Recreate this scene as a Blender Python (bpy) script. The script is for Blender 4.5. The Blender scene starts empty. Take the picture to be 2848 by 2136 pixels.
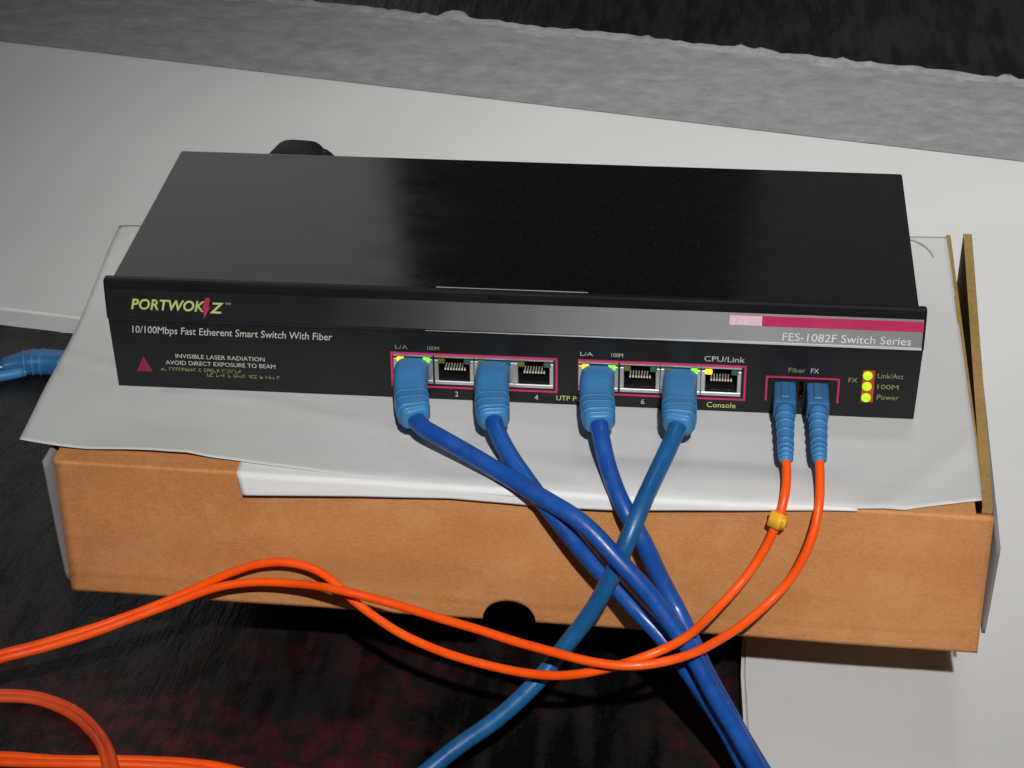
import bpy, bmesh, math, random
from mathutils import Vector, Matrix, noise as mnoise

S = 0.001                       # everything below is written in millimetres
scene = bpy.context.scene
COL = scene.collection

# ------------------------------------------------------------------ camera
cd = bpy.data.cameras.new('camera')
cam = bpy.data.objects.new('camera', cd)
COL.objects.link(cam)
cam.location = (72.2 * S, -669.2 * S, 412.5 * S)
cam.rotation_euler = (math.radians(59.02), math.radians(0.64), math.radians(5.69))
cd.sensor_width = 36.0
cd.lens = 6000.0 / 2848.0 * 36.0
cd.clip_start = 0.01
cd.clip_end = 50.0
scene.camera = cam

# ------------------------------------------------------------------ world + lamps
world = bpy.data.worlds.new('World')
scene.world = world
world.use_nodes = True
bg = world.node_tree.nodes['Background']
bg.inputs['Color'].default_value = (0.93, 0.96, 1.0, 1)
bg.inputs['Strength'].default_value = 0.025


def lamp(name, kind, loc, target, energy, **kw):
    ld = bpy.data.lights.new(name, kind)
    ld.energy = energy
    for k, v in kw.items():
        setattr(ld, k, v)
    o = bpy.data.objects.new(name, ld)
    COL.objects.link(o)
    o.location = Vector(loc) * S
    o.rotation_euler = (Vector(target) - Vector(loc)).to_track_quat('-Z', 'Y').to_euler()
    return o


# the camera's flash, a little above and to the right of the lens
lamp('flash_lamp', 'SPOT', (200, -1190, 1075), (45, 185, -40), 110, color=(1.0, 0.985, 0.96),
     spot_size=math.radians(35), spot_blend=1.0, shadow_soft_size=0.016)
# unseen fill spot, added to brighten the far right of the board
lamp('board_fill_lamp', 'SPOT', (300, 560, 1500), (190, 440, -100), 64, color=(1.0, 0.99, 0.97),
     spot_size=math.radians(37), spot_blend=1.0, shadow_soft_size=0.16)
# unseen panel lamp behind on the left, added for the sheen on the lacquered cover
lamp('left_sheen_lamp', 'AREA', (-665, 1500, 560), (0, 100, 0), 1.1, shape='RECTANGLE', size=0.72, size_y=0.85,
     color=(1.0, 0.97, 0.93))

# and a dimmer panel lamp behind on the right, added for the cover's right side
lamp('right_sheen_lamp', 'AREA', (470, 1500, 560), (100, 100, 0), .20, shape='RECTANGLE', size=0.70, size_y=0.85,
     color=(1.0, 0.97, 0.93))

scene.view_settings.view_transform = 'Standard'
scene.view_settings.look = 'None'
scene.view_settings.exposure = 0.0
scene.view_settings.gamma = 1.0
scene.view_settings.use_curve_mapping = False
scene.render.film_transparent = False


# ------------------------------------------------------------------ materials
def new_mat(name):
    m = bpy.data.materials.new(name)
    m.use_nodes = True
    nt = m.node_tree
    return m, nt, nt.nodes['Principled BSDF']


def node(nt, typ, **kw):
    n = nt.nodes.new(typ)
    for k, v in kw.items():
        setattr(n, k, v)
    return n


def coords(nt, scale=(1, 1, 1), rot=(0, 0, 0)):
    tc = node(nt, 'ShaderNodeTexCoord')
    mp = node(nt, 'ShaderNodeMapping')
    mp.inputs['Scale'].default_value = scale
    mp.inputs['Rotation'].default_value = rot
    nt.links.new(tc.outputs['Object'], mp.inputs['Vector'])
    return mp.outputs['Vector']


def noise_tex(nt, vec, scale, detail=4.0, rough=0.6):
    n = node(nt, 'ShaderNodeTexNoise')
    n.inputs['Scale'].default_value = scale
    n.inputs['Detail'].default_value = detail
    n.inputs['Roughness'].default_value = rough
    nt.links.new(vec, n.inputs['Vector'])
    return n.outputs['Fac']


def ramp(nt, fac, stops):
    r = node(nt, 'ShaderNodeValToRGB')
    els = r.color_ramp.elements
    while len(els) < len(stops):
        els.new(0.5)
    for e, (p, c) in zip(els, stops):
        e.position = p
        e.color = (*c, 1)
    nt.links.new(fac, r.inputs['Fac'])
    return r.outputs['Color']


def bump(nt, fac, p, strength, dist):
    b = node(nt, 'ShaderNodeBump')
    b.inputs['Strength'].default_value = strength
    b.inputs['Distance'].default_value = dist
    nt.links.new(fac, b.inputs['Height'])
    nt.links.new(b.outputs['Normal'], p.inputs['Normal'])
    return b


def noisy(name, c0, c1, scale, rough=0.5, bump_s=0.0, bump_d=0.0002, bscale=None, metallic=0.0,
          vscale=(1, 1, 1), coat=0.0, spec=0.5, detail=5.0, lo=0.3, hi=0.7):
    m, nt, p = new_mat(name)
    v = coords(nt, vscale)
    f = noise_tex(nt, v, scale, detail)
    nt.links.new(ramp(nt, f, [(lo, c0), (hi, c1)]), p.inputs['Base Color'])
    p.inputs['Roughness'].default_value = rough
    p.inputs['Metallic'].default_value = metallic
    p.inputs['Specular IOR Level'].default_value = spec
    if coat:
        p.inputs['Coat Weight'].default_value = coat
        p.inputs['Coat Roughness'].default_value = 0.12
    if bump_s:
        bump(nt, noise_tex(nt, v, bscale or scale, 3.0), p, bump_s, bump_d)
    return m


def emit(name, base, col, strength):
    m, nt, p = new_mat(name)
    p.inputs['Base Color'].default_value = (*base, 1)
    p.inputs['Emission Color'].default_value = (*col, 1)
    p.inputs['Emission Strength'].default_value = strength
    p.inputs['Roughness'].default_value = 0.25
    return m


M = {}
M['paper'] = noisy('paper', (.51, .51, .51), (.57, .57, .565), 9, rough=0.75, bump_s=.12, bump_d=.0012, bscale=14, spec=.2)
M['paper_low'] = noisy('paper_low', (.68, .68, .68), (.73, .73, .725), 9, rough=0.75, bump_s=.1, bump_d=.001, bscale=16, spec=.2)
M['cover'] = None
M['panel'] = noisy('panel', (.005, .005, .0055), (.008, .008, .0085), 40, rough=.38, bump_s=.04, bump_d=.0001, bscale=900, spec=.4)
M['black'] = noisy('black', (.006, .006, .007), (.012, .012, .013), 30, rough=.5, spec=.3)
M['rubber'] = noisy('rubber', (.008, .008, .009), (.014, .014, .014), 30, rough=.6, spec=.3)
M['metal'] = noisy('metal', (.62, .63, .64), (.78, .78, .78), 120, rough=.33, metallic=.85)
M['trim'] = noisy('trim', (.78, .79, .80), (.9, .9, .9), 90, rough=.3, metallic=.55)
M['gold'] = noisy('gold', (.85, .80, .62), (.95, .92, .8), 90, rough=.28, metallic=.6)
M['white_print'] = noisy('white_print', (.40, .41, .37), (.52, .52, .48), 200, rough=.6)
M['lime_print'] = noisy('lime_print', (.40, .48, .12), (.52, .58, .22), 160, rough=.6)
M['dim_print'] = noisy('dim_print', (.18, .20, .07), (.28, .30, .15), 220, rough=.6)
M['silver_print'] = noisy('silver_print', (.62, .62, .62), (.74, .74, .74), 120, rough=.5)
M['red_print'] = noisy('red_print', (.42, .02, .085), (.52, .035, .12), 60, rough=.5)
M['red_stripe'] = noisy('red_stripe', (.42, .02, .085), (.54, .04, .12), 40, rough=.35)
M['red_sticker'] = noisy('red_sticker', (.17, .006, .026), (.25, .010, .038), 120, rough=.5)
M['pink_print'] = noisy('pink_print', (.72, .42, .48), (.82, .55, .6), 90, rough=.5)
def jacket(name, c0, c1, rough, spec):
    m = noisy(name, c0, c1, 70, rough=rough, spec=spec, bump_s=.10, bump_d=.0004, bscale=260)
    nt = m.node_tree
    p = nt.nodes['Principled BSDF']
    f = noise_tex(nt, coords(nt), 180, 4, .7)
    mr = node(nt, 'ShaderNodeMapRange')
    mr.inputs['From Min'].default_value = .35
    mr.inputs['From Max'].default_value = .7
    mr.inputs['To Min'].default_value = rough - .1
    mr.inputs['To Max'].default_value = rough + .2
    nt.links.new(f, mr.inputs['Value'])
    nt.links.new(mr.outputs[0], p.inputs['Roughness'])
    return m


M['boot'] = noisy('boot', (.036, .180, .40), (.050, .225, .47), 60, rough=.42, spec=.45, bump_s=.05, bump_d=.0003, bscale=300)
M['boot_dark'] = noisy('boot_dark', (.016, .105, .26), (.024, .14, .33), 60, rough=.4, spec=.5)
M['cord_a'] = jacket('cord_a', (.006, .056, .26), (.011, .085, .36), .32, .5)
M['cord_b'] = jacket('cord_b', (.006, .075, .21), (.010, .105, .27), .32, .5)
M['orange'] = jacket('orange', (.90, .070, .003), (.97, .115, .006), .38, .35)
M['orange_red'] = jacket('orange_red', (.62, .055, .012), (.78, .10, .02), .38, .5)
M['yellow'] = noisy('yellow', (.75, .36, .02), (.85, .48, .03), 80, rough=.4)
M['led_yellow'] = emit('led_yellow', (.7, .5, .02), (1.0, .72, .02), 1.3)
M['led_green'] = emit('led_green', (.12, .5, .02), (.22, 1.0, .02), 1.3)
M['led_lime'] = emit('led_lime', (.35, .5, .02), (.45, 1.0, .005), .75)
M['led_off_y'] = noisy('led_off_y', (.10, .10, .02), (.14, .13, .03), 90, rough=.35)
M['led_off_g'] = noisy('led_off_g', (.02, .09, .05), (.03, .12, .07), 90, rough=.35)
M['led_red'] = noisy('led_red', (.35, .03, .03), (.45, .06, .05), 90, rough=.4)
M['tie'] = noisy('tie', (.30, .30, .31), (.40, .40, .41), 30, rough=.55)


def mat_cardboard(name, c0, c1, c2):
    m, nt, p = new_mat(name)
    v = coords(nt)
    fib = noise_tex(nt, coords(nt, (1, 1, 2.2)), 620, 5, .7)
    big = noise_tex(nt, v, 9, 6, .6)
    mix = node(nt, 'ShaderNodeMath', operation='MULTIPLY_ADD')
    mix.inputs[1].default_value = .45
    nt.links.new(fib, mix.inputs[0])
    sc = node(nt, 'ShaderNodeMath', operation='MULTIPLY')
    sc.inputs[1].default_value = .55
    nt.links.new(big, sc.inputs[0])
    nt.links.new(sc.outputs[0], mix.inputs[2])
    nt.links.new(ramp(nt, mix.outputs[0], [(.38, c0), (.5, c1), (.61, c2)]), p.inputs['Base Color'])
    sc_ = noise_tex(nt, coords(nt, (1, 1, 1)), 30, 7, .8)
    lay = node(nt, 'ShaderNodeMix', data_type='RGBA')
    lk = [l for l in nt.links if l.to_socket == p.inputs['Base Color']][0]
    nt.links.new(lk.from_socket, lay.inputs['A'])
    lay.inputs['B'].default_value = (min(1, c2[0] * 1.12), c2[1] * 1.22, c2[2] * 1.4, 1)
    nt.links.new(ramp(nt, sc_, [(.50, (0, 0, 0)), (.66, (.5, .5, .5))]), lay.inputs['Factor'])
    nt.links.new(lay.outputs['Result'], p.inputs['Base Color'])
    # corrugation seen as a faint ribbing through the liner
    w = node(nt, 'ShaderNodeTexWave', wave_type='BANDS', bands_direction='X')
    w.inputs['Scale'].default_value = 42
    w.inputs['Distortion'].default_value = .6
    nt.links.new(v, w.inputs['Vector'])
    ad = node(nt, 'ShaderNodeMath', operation='MULTIPLY_ADD')
    ad.inputs[1].default_value = .35
    nt.links.new(w.outputs['Fac'], ad.inputs[0])
    nt.links.new(fib, ad.inputs[2])
    dent = noise_tex(nt, v, 26, 3, .5)
    ad2 = node(nt, 'ShaderNodeMath', operation='MULTIPLY_ADD')
    ad2.inputs[1].default_value = 3.2
    nt.links.new(dent, ad2.inputs[0])
    nt.links.new(ad.outputs[0], ad2.inputs[2])
    bump(nt, ad2.outputs[0], p, .28, .0005)
    p.inputs['Roughness'].default_value = .72
    p.inputs['Specular IOR Level'].default_value = .25
    return m


M['card'] = mat_cardboard('card', (.42, .168, .054), (.51, .222, .078), (.57, .270, .105))
M['card_edge'] = mat_cardboard('card_edge', (.20, .145, .042), (.29, .195, .062), (.40, .225, .085))
M['card_grey'] = noisy('card_grey', (.16, .155, .155), (.22, .20, .20), 30, rough=.7, spec=.25)


def mat_table():
    m, nt, p = new_mat('dark_table')
    v = coords(nt)
    # streaky black-brown grain, fanned by a low distortion
    grain = noise_tex(nt, coords(nt, (6.0, 1.0, 1), (0, 0, math.radians(-16))), 20, 3, .5)
    patch = noise_tex(nt, v, 9, 4, .6)
    cell = noise_tex(nt, v, 120, 3, .6)
    fleck = noise_tex(nt, v, 650, 2, .6)
    ga = node(nt, 'ShaderNodeMath', operation='MULTIPLY_ADD')
    ga.inputs[1].default_value = .35
    ga.inputs[2].default_value = -.175
    nt.links.new(fleck, ga.inputs[0])
    gb = node(nt, 'ShaderNodeMath', operation='ADD')
    nt.links.new(grain, gb.inputs[0])
    nt.links.new(ga.outputs[0], gb.inputs[1])
    grain = gb.outputs[0]
    base = ramp(nt, grain, [(.40, (.0026, .0025, .0026)), (.52, (.0095, .0090, .0090)), (.70, (.0135, .0125, .0125))])
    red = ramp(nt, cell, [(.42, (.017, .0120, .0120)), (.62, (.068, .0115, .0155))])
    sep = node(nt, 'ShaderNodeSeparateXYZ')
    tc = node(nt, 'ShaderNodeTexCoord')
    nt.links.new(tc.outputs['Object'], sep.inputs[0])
    # the reddish tone lies toward the near edge of the table
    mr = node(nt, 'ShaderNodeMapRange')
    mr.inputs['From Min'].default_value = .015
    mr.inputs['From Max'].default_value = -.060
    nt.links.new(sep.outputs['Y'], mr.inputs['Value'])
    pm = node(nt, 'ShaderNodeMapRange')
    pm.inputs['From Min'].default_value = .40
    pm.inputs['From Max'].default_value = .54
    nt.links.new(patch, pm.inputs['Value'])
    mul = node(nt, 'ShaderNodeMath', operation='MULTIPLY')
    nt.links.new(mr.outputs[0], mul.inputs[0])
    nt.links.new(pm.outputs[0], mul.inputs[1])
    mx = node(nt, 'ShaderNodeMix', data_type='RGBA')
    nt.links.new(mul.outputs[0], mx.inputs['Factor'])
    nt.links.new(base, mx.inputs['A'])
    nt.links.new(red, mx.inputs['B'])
    # a worn olive and red blot far back on the right
    dst = node(nt, 'ShaderNodeVectorMath', operation='DISTANCE')
    dst.inputs[1].default_value = (.262, .640, 0)
    nt.links.new(tc.outputs['Object'], dst.inputs[0])
    dm = node(nt, 'ShaderNodeMapRange')
    dm.inputs['From Min'].default_value = .075
    dm.inputs['From Max'].default_value = .02
    nt.links.new(dst.outputs['Value'], dm.inputs['Value'])
    blot = ramp(nt, noise_tex(nt, v, 40, 3), [(.5, (.020, .024, .004)), (.62, (.075, .014, .005))])
    mx2 = node(nt, 'ShaderNodeMix', data_type='RGBA')
    mm = node(nt, 'ShaderNodeMath', operation='MULTIPLY')
    nt.links.new(dm.outputs[0], mm.inputs[0])
    nt.links.new(ramp(nt, noise_tex(nt, v, 55, 3), [(.38, (0, 0, 0)), (.5, (1, 1, 1))]), mm.inputs[1])
    nt.links.new(mm.outputs[0], mx2.inputs['Factor'])
    nt.links.new(mx.outputs['Result'], mx2.inputs['A'])
    nt.links.new(blot, mx2.inputs['B'])
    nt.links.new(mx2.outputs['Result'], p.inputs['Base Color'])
    p.inputs['Roughness'].default_value = .36
    p.inputs['Specular IOR Level'].default_value = .28
    crk = noise_tex(nt, coords(nt, (5.0, 1.0, 1), (0, 0, math.radians(-24))), 30, 5, .65)
    ca = node(nt, 'ShaderNodeMath', operation='MULTIPLY_ADD')
    ca.inputs[1].default_value = .12
    nt.links.new(noise_tex(nt, v, 900, 3, .7), ca.inputs[0])
    nt.links.new(crk, ca.inputs[2])
    bump(nt, ca.outputs[0], p, .45, .0025)
    return m


def mat_cover():
    m, nt, p = new_mat('cover')
    v = coords(nt)
    dust = noise_tex(nt, v, 1500, 2, .5)
    nt.links.new(ramp(nt, dust, [(.0, (.0028, .0028, .003)), (.66, (.0045, .0045, .0048)), (.74, (.035, .034, .033))]), p.inputs['Base Color'])
    smear = noise_tex(nt, coords(nt, (1, 2.2, 1), (0, 0, .5)), 22, 5, .65)
    fine = noise_tex(nt, v, 700, 2, .5)
    ad = node(nt, 'ShaderNodeMath', operation='MULTIPLY_ADD')
    ad.inputs[1].default_value = .25
    nt.links.new(fine, ad.inputs[0])
    nt.links.new(smear, ad.inputs[2])
    mr = node(nt, 'ShaderNodeMapRange')
    mr.inputs['From Min'].default_value = .4
    mr.inputs['From Max'].default_value = .85
    mr.inputs['To Min'].default_value = .06
    mr.inputs['To Max'].default_value = .17
    nt.links.new(ad.outputs[0], mr.inputs['Value'])
    nt.links.new(mr.outputs[0], p.inputs['Roughness'])
    bump(nt, noise_tex(nt, v, 2200, 2), p, .05, .0001)
    p.inputs['Specular IOR Level'].default_value = .5
    return m


M['cover'] = mat_cover()
M['table'] = mat_table()


def mat_board():
    m, nt, p = new_mat('white_board')
    v = coords(nt)
    f = noise_tex(nt, v, 5, 6, .6)
    nt.links.new(ramp(nt, f, [(.3, (.55, .55, .547)), (.7, (.60, .60, .597))]), p.inputs['Base Color'])
    p.inputs['Roughness'].default_value = .6
    p.inputs['Specular IOR Level'].default_value = .3
    bump(nt, noise_tex(nt, v, 260, 5, .7), p, .22, .0006)
    return m


def mat_ledge():
    m, nt, p = new_mat('grey_plaster')
    v = coords(nt, (1, 1.5, 1), (0, 0, math.radians(12)))
    f = noise_tex(nt, v, 60, 8, .75)
    nt.links.new(ramp(nt, f, [(.30, (.185, .185, .185)), (.48, (.235, .235, .234)), (.58, (.265, .265, .264)), (.72, (.32, .32, .318))]),
                 p.inputs['Base Color'])
    p.inputs['Roughness'].default_value = .85
    p.inputs['Specular IOR Level'].default_value = .15
    bump(nt, noise_tex(nt, v, 220, 6, .75), p, .45, .0015)
    return m


M['board'] = mat_board()
M['ledge'] = mat_ledge()
M['ledge_rim'] = noisy('ledge_rim', (.22, .22, .22), (.36, .36, .358), 110, rough=.9, bump_s=.4, bump_d=.002, bscale=120, spec=.1)


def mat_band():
    """flat colour on the bezel: black on the logo side sweeping to silver"""
    m, nt, p = new_mat('band_gradient')
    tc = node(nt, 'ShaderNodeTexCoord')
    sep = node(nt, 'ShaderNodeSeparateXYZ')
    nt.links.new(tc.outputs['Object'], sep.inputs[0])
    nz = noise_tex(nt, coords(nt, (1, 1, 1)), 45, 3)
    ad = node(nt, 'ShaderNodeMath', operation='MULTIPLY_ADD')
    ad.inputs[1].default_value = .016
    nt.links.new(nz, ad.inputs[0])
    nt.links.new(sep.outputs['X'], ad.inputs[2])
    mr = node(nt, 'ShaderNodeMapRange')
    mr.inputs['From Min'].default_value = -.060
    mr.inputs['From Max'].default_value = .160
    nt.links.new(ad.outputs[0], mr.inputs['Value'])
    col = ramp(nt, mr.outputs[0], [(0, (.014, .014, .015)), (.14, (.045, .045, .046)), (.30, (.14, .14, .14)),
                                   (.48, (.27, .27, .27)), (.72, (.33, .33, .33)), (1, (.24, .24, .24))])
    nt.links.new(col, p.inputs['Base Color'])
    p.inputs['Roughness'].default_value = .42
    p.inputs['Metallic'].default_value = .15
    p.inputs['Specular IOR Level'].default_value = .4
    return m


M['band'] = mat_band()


# ------------------------------------------------------------------ helpers
def n3(x, y, z=0.0):
    return mnoise.noise(Vector((x, y, z)))


def link(name, me, mat, parent=None):
    o = bpy.data.objects.new(name, me)
    COL.objects.link(o)
    if mat is not None:
        me.materials.append(M[mat] if isinstance(mat, str) else mat)
    if parent is not None:
        o.parent = parent
    return o


def from_bm(name, bm, mat, parent=None, smooth=False):
    bmesh.ops.recalc_face_normals(bm, faces=bm.faces)
    bmesh.ops.scale(bm, vec=(S, S, S), verts=bm.verts)
    me = bpy.data.meshes.new(name)
    bm.to_mesh(me)
    bm.free()
    if smooth:
        me.polygons.foreach_set('use_smooth', [True] * len(me.polygons))
    return link(name, me, mat, parent)


def thing(name, label, cat, group=None, loc=(0, 0, 0)):
    o = bpy.data.objects.new(name, None)
    COL.objects.link(o)
    o.empty_display_size = .01
    tag(o, label, cat, group)
    return o


def tag(o, label, cat, group=None):
    o['label'] = label
    o['category'] = cat
    if group:
        o['group'] = group
    return o


def add_box(bm, x0, x1, y0, y1, z0, z1, bevel=0.0, seg=2):
    r = bmesh.ops.create_cube(bm, size=1.0)
    vs = r['verts']
    for v in vs:
        v.co = Vector(((x0 + x1) / 2 + v.co.x * (x1 - x0), (y0 + y1) / 2 + v.co.y * (y1 - y0), (z0 + z1) / 2 + v.co.z * (z1 - z0)))
    if bevel:
        es = list({e for v in vs for e in v.link_edges})
        bmesh.ops.bevel(bm, geom=es, offset=bevel, segments=seg, affect='EDGES', profile=.6)


def box(name, x0, x1, y0, y1, z0, z1, mat, parent=None, bevel=0.0, seg=2):
    bm = bmesh.new()
    add_box(bm, x0, x1, y0, y1, z0, z1, bevel, seg)
    return from_bm(name, bm, mat, parent)


def catmull(pts, n=10):
    P = [Vector(p) for p in pts]
    P = [P[0] * 2 - P[1]] + P + [P[-1] * 2 - P[-2]]
    out = []
    for i in range(1, len(P) - 2):
        a, b, c, d = P[i - 1], P[i], P[i + 1], P[i + 2]
        t0 = 0.0
        t1 = t0 + max((b - a).length, 1e-4) ** .5
        t2 = t1 + max((c - b).length, 1e-4) ** .5
        t3 = t2 + max((d - c).length, 1e-4) ** .5
        for k in range(n):
            t = t1 + (t2 - t1) * k / n
            A1 = a * ((t1 - t) / (t1 - t0)) + b * ((t - t0) / (t1 - t0))
            A2 = b * ((t2 - t) / (t2 - t1)) + c * ((t - t1) / (t2 - t1))
            A3 = c * ((t3 - t) / (t3 - t2)) + d * ((t - t2) / (t3 - t2))
            B1 = A1 * ((t2 - t) / (t2 - t0)) + A2 * ((t - t0) / (t2 - t0))
            B2 = A2 * ((t3 - t) / (t3 - t1)) + A3 * ((t - t1) / (t3 - t1))
            out.append(B1 * ((t2 - t) / (t2 - t1)) + B2 * ((t - t1) / (t2 - t1)))
    out.append(P[-2])
    return out


def relax(pts, it=6):
    pts = [p.copy() for p in pts]
    for _ in range(it):
        q = [p.copy() for p in pts]
        for i in range(1, len(pts) - 1):
            q[i] = pts[i] * .5 + (pts[i - 1] + pts[i + 1]) * .25
        pts = q
    return pts


def sweep(name, pts, sect, mat, parent, up=Vector((0, 0, 1)), caps=True, smooth=True):
    """sweep a section along pts; sect(i, n) -> list of (a, b) offsets in the side/up frame"""
    bm = bmesh.new()
    rings = []
    n = len(pts)
    t0 = (pts[1] - pts[0]).normalized()
    side = t0.cross(up)
    if side.length < 1e-4:
        side = t0.cross(Vector((1, 0, 0)))
    side.normalize()
    prev = t0
    for i, p in enumerate(pts):
        t = (pts[min(i + 1, n - 1)] - pts[max(i - 1, 0)]).normalized()
        side = prev.rotation_difference(t) @ side
        side = (side - t * side.dot(t)).normalized()
        u = side.cross(t).normalized()
        prev = t
        rings.append([bm.verts.new(p + side * a + u * b) for a, b in sect(i, n)])
    for r0, r1 in zip(rings, rings[1:]):
        m = len(r0)
        for k in range(m):
            bm.faces.new((r0[k], r0[(k + 1) % m], r1[(k + 1) % m], r1[k]))
    if caps:
        bm.faces.new(rings[0][::-1])
        bm.faces.new(rings[-1])
    return from_bm(name, bm, mat, parent, smooth)


def circ(r, m=14):
    return [(r * math.cos(2 * math.pi * k / m), r * math.sin(2 * math.pi * k / m)) for k in range(m)]


def hash_name(pts):
    return (pts[0].x * 1.37 + pts[-1].y * .71) % 50


def tube(name, pts, r, mat, parent, m=14):
    k0 = hash_name(pts)
    pts = [p + Vector((n3(p.x * .05 + k0, p.z * .05), n3(p.y * .05, k0 + p.x * .05, 3), n3(p.z * .05, p.x * .05, k0 + 5))) * (.55 * min(1, i / 14)) for i, p in enumerate(pts)]
    c = circ(r, m)
    return sweep(name, pts, lambda i, n: c, mat, parent)


def rrect(a, b, r, seg=4):
    """rounded rectangle half-sizes a, b"""
    r = min(r, a, b)
    out = []
    for cx, cy, s in ((a - r, b - r, 0), (-(a - r), b - r, 90), (-(a - r), -(b - r), 180), (a - r, -(b - r), 270)):
        for k in range(seg + 1):
            t = math.radians(s + 90 * k / seg)
            out.append((cx + r * math.cos(t), cy + r * math.sin(t)))
    return out


def text(name, body, x, z, w, h, mat, parent, y=-0.12, shear=0.0, bold=0.0, depth=.10, spacing=1.0):
    """flat lettering in the x-z plane facing -y; x, z is the lower left corner, w by h its size"""
    c = bpy.data.curves.new(name, 'FONT')
    c.body = body
    c.size = 10
    c.shear = shear
    c.offset = bold
    c.space_character = spacing
    c.resolution_u = 3
    o = bpy.data.objects.new(name, c)
    COL.objects.link(o)
    dg = bpy.context.evaluated_depsgraph_get()
    me = bpy.data.meshes.new_from_object(o.evaluated_get(dg))
    bpy.data.objects.remove(o)
    bpy.data.curves.remove(c)
    xs = [v.co.x for v in me.vertices]
    ys = [v.co.y for v in me.vertices]
    sx = w / (max(xs) - min(xs))
    sz = h / (max(ys) - min(ys)) if h else sx
    x0, y0 = min(xs), min(ys)
    for v in me.vertices:
        v.co = Vector((x + (v.co.x - x0) * sx, y, z + (v.co.y - y0) * sz)) * S
    me.materials.clear()
    return link(name, me, mat, parent)


def grid_sheet(name, fn, nu, nv, mat, thick, label=None, cat=None, parent=None):
    vs, fs = [], []
    for j in range(nv + 1):
        for i in range(nu + 1):
            vs.append(Vector(fn(i / nu, j / nv)) * S)
    for j in range(nv):
        for i in range(nu):
            a = j * (nu + 1) + i
            fs.append((a, a + 1, a + nu + 2, a + nu + 1))
    me = bpy.data.meshes.new(name)
    me.from_pydata(vs, [], fs)
    me.polygons.foreach_set('use_smooth', [True] * len(fs))
    o = link(name, me, mat, parent)
    md = o.modifiers.new('thickness', 'SOLIDIFY')
    md.thickness = thick * S
    md.offset = 0
    if label:
        tag(o, label, cat)
    return o


def lerp(a, b, t):
    return a + (b - a) * t


def interp(x, pts):
    if x <= pts[0][0]:
        return pts[0][1]
    for (a, fa), (b, fb) in zip(pts, pts[1:]):
        if x <= b:
            t = (x - a) / (b - a)
            return fa + (fb - fa) * t
    return pts[-1][1]


# ------------------------------------------------------------------ the setting
TZ = -110.0      # dark table
BZ = -100.0      # white board on it

bm = bmesh.new()
vs = [bm.verts.new(p) for p in ((-4000, -900, TZ), (4000, -900, TZ), (4000, 6000, TZ), (-4000, 6000, TZ))]
bm.faces.new(vs)
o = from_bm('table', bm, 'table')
o['kind'] = 'structure'


def prism(name, outline, z0, z1, mat, chamfer=0.0, parent=None):
    bm = bmesh.new()
    top = [bm.verts.new((x, y, z1)) for x, y in outline]
    f = bm.faces.new(top)
    bmesh.ops.recalc_face_normals(bm, faces=bm.faces)
    r = bmesh.ops.extrude_face_region(bm, geom=[f])
    for v in r['geom']:
        if isinstance(v, bmesh.types.BMVert):
            v.co.z = z0
    bmesh.ops.recalc_face_normals(bm, faces=bm.faces)
    if chamfer:
        es = [e for e in bm.edges if all(abs(v.co.z - z1) < 1e-6 for v in e.verts)]
        bmesh.ops.bevel(bm, geom=es, offset=chamfer, segments=3, affect='EDGES')
    return from_bm(name, bm, mat, parent)


# L-shaped white board: a strip behind, an arm along the right
def back_y(x):
    return 572 + (x + 382) * (440 - 572) / (241 + 382)


bo = prism('white_board', [(-900, back_y(-900) + 4), (-900, 324), (-277, 232.4), (-60, 200.5), (92, 176), (88.8, -23), (91.2, -77), (97, -215),
                           (700, -215), (700, back_y(700) + 4)], TZ, BZ, 'board', chamfer=1.6)
bo['kind'] = 'structure'

# grey rough-cast ledge along the back of the board, its far edge crumbled
random.seed(5)
NU, NV = 300, 26
vs, fs = [], []
for j in range(NV + 1):
    for i in range(NU + 1):
        x = -640 + 1240 * i / NU
        y0 = back_y(x)
        y1 = 656 + (x + 223.5) * (553.5 - 656) / (252.3 + 223.5)
        y1 += 2.5 * n3(x * .05, 1.7) + 2.5 * n3(x * .19, 8.1) + 2.0 * n3(x * .55, 2.2) + max(0, n3(x * .035, 6.6) - .42) * 26
        t = j / NV
        y = lerp(y0, y1, t)
        z = BZ + .5 + 3 * min(1, t * 3) + 1.4 * n3(x * .016, y * .05, 4) * min(1, t * 4) + .4 * n3(x * .08, y * .1, 9) * min(1, t * 4)
        if t > .84:
            z += (t - .84) / .16 * (.4 + 2.2 * max(0, n3(x * .22, 4.4)))
        if j == NV:
            z -= 1.5
        vs.append(Vector((x, y, z)) * S)
vs2 = []
for i in range(NU + 1):
    p = vs[NV * (NU + 1) + i]
    vs2.append(Vector((p.x, p.y + .002, TZ * S)))
base = len(vs)
vs += vs2
for j in range(NV):
    for i in range(NU):
        a = j * (NU + 1) + i
        fs.append((a, a + 1, a + NU + 2, a + NU + 1))
for i in range(NU):
    a = NV * (NU + 1) + i
    fs.append((a, a + 1, base + i + 1, base + i))
me = bpy.data.meshes.new('plaster_ledge')
me.from_pydata(vs, [], fs)
me.polygons.foreach_set('use_smooth', [True] * len(fs))
lg = link('plaster_ledge', me, 'ledge')
me.materials.append(M['ledge_rim'])
for pi, p in enumerate(me.polygons):
    j = pi // NU
    if j >= NV - 3 - (1 if n3(pi % NU * .2, 3.3) > 0 else 0) and j < NV + 1:
        p.material_index = 1
lg['kind'] = 'structure'

# ------------------------------------------------------------------ the cardboard box
FL, FR = Vector((-157, -49.5, 0)), Vector((169.5, -58.5, 0))
BL, BR = Vector((-152, 127, 0)), Vector((173.5, 149, 0))
BOT = -58.0
bx = thing('cardboard_box', 'shallow brown cardboard box under the papers and the black switch', 'box')


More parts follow.
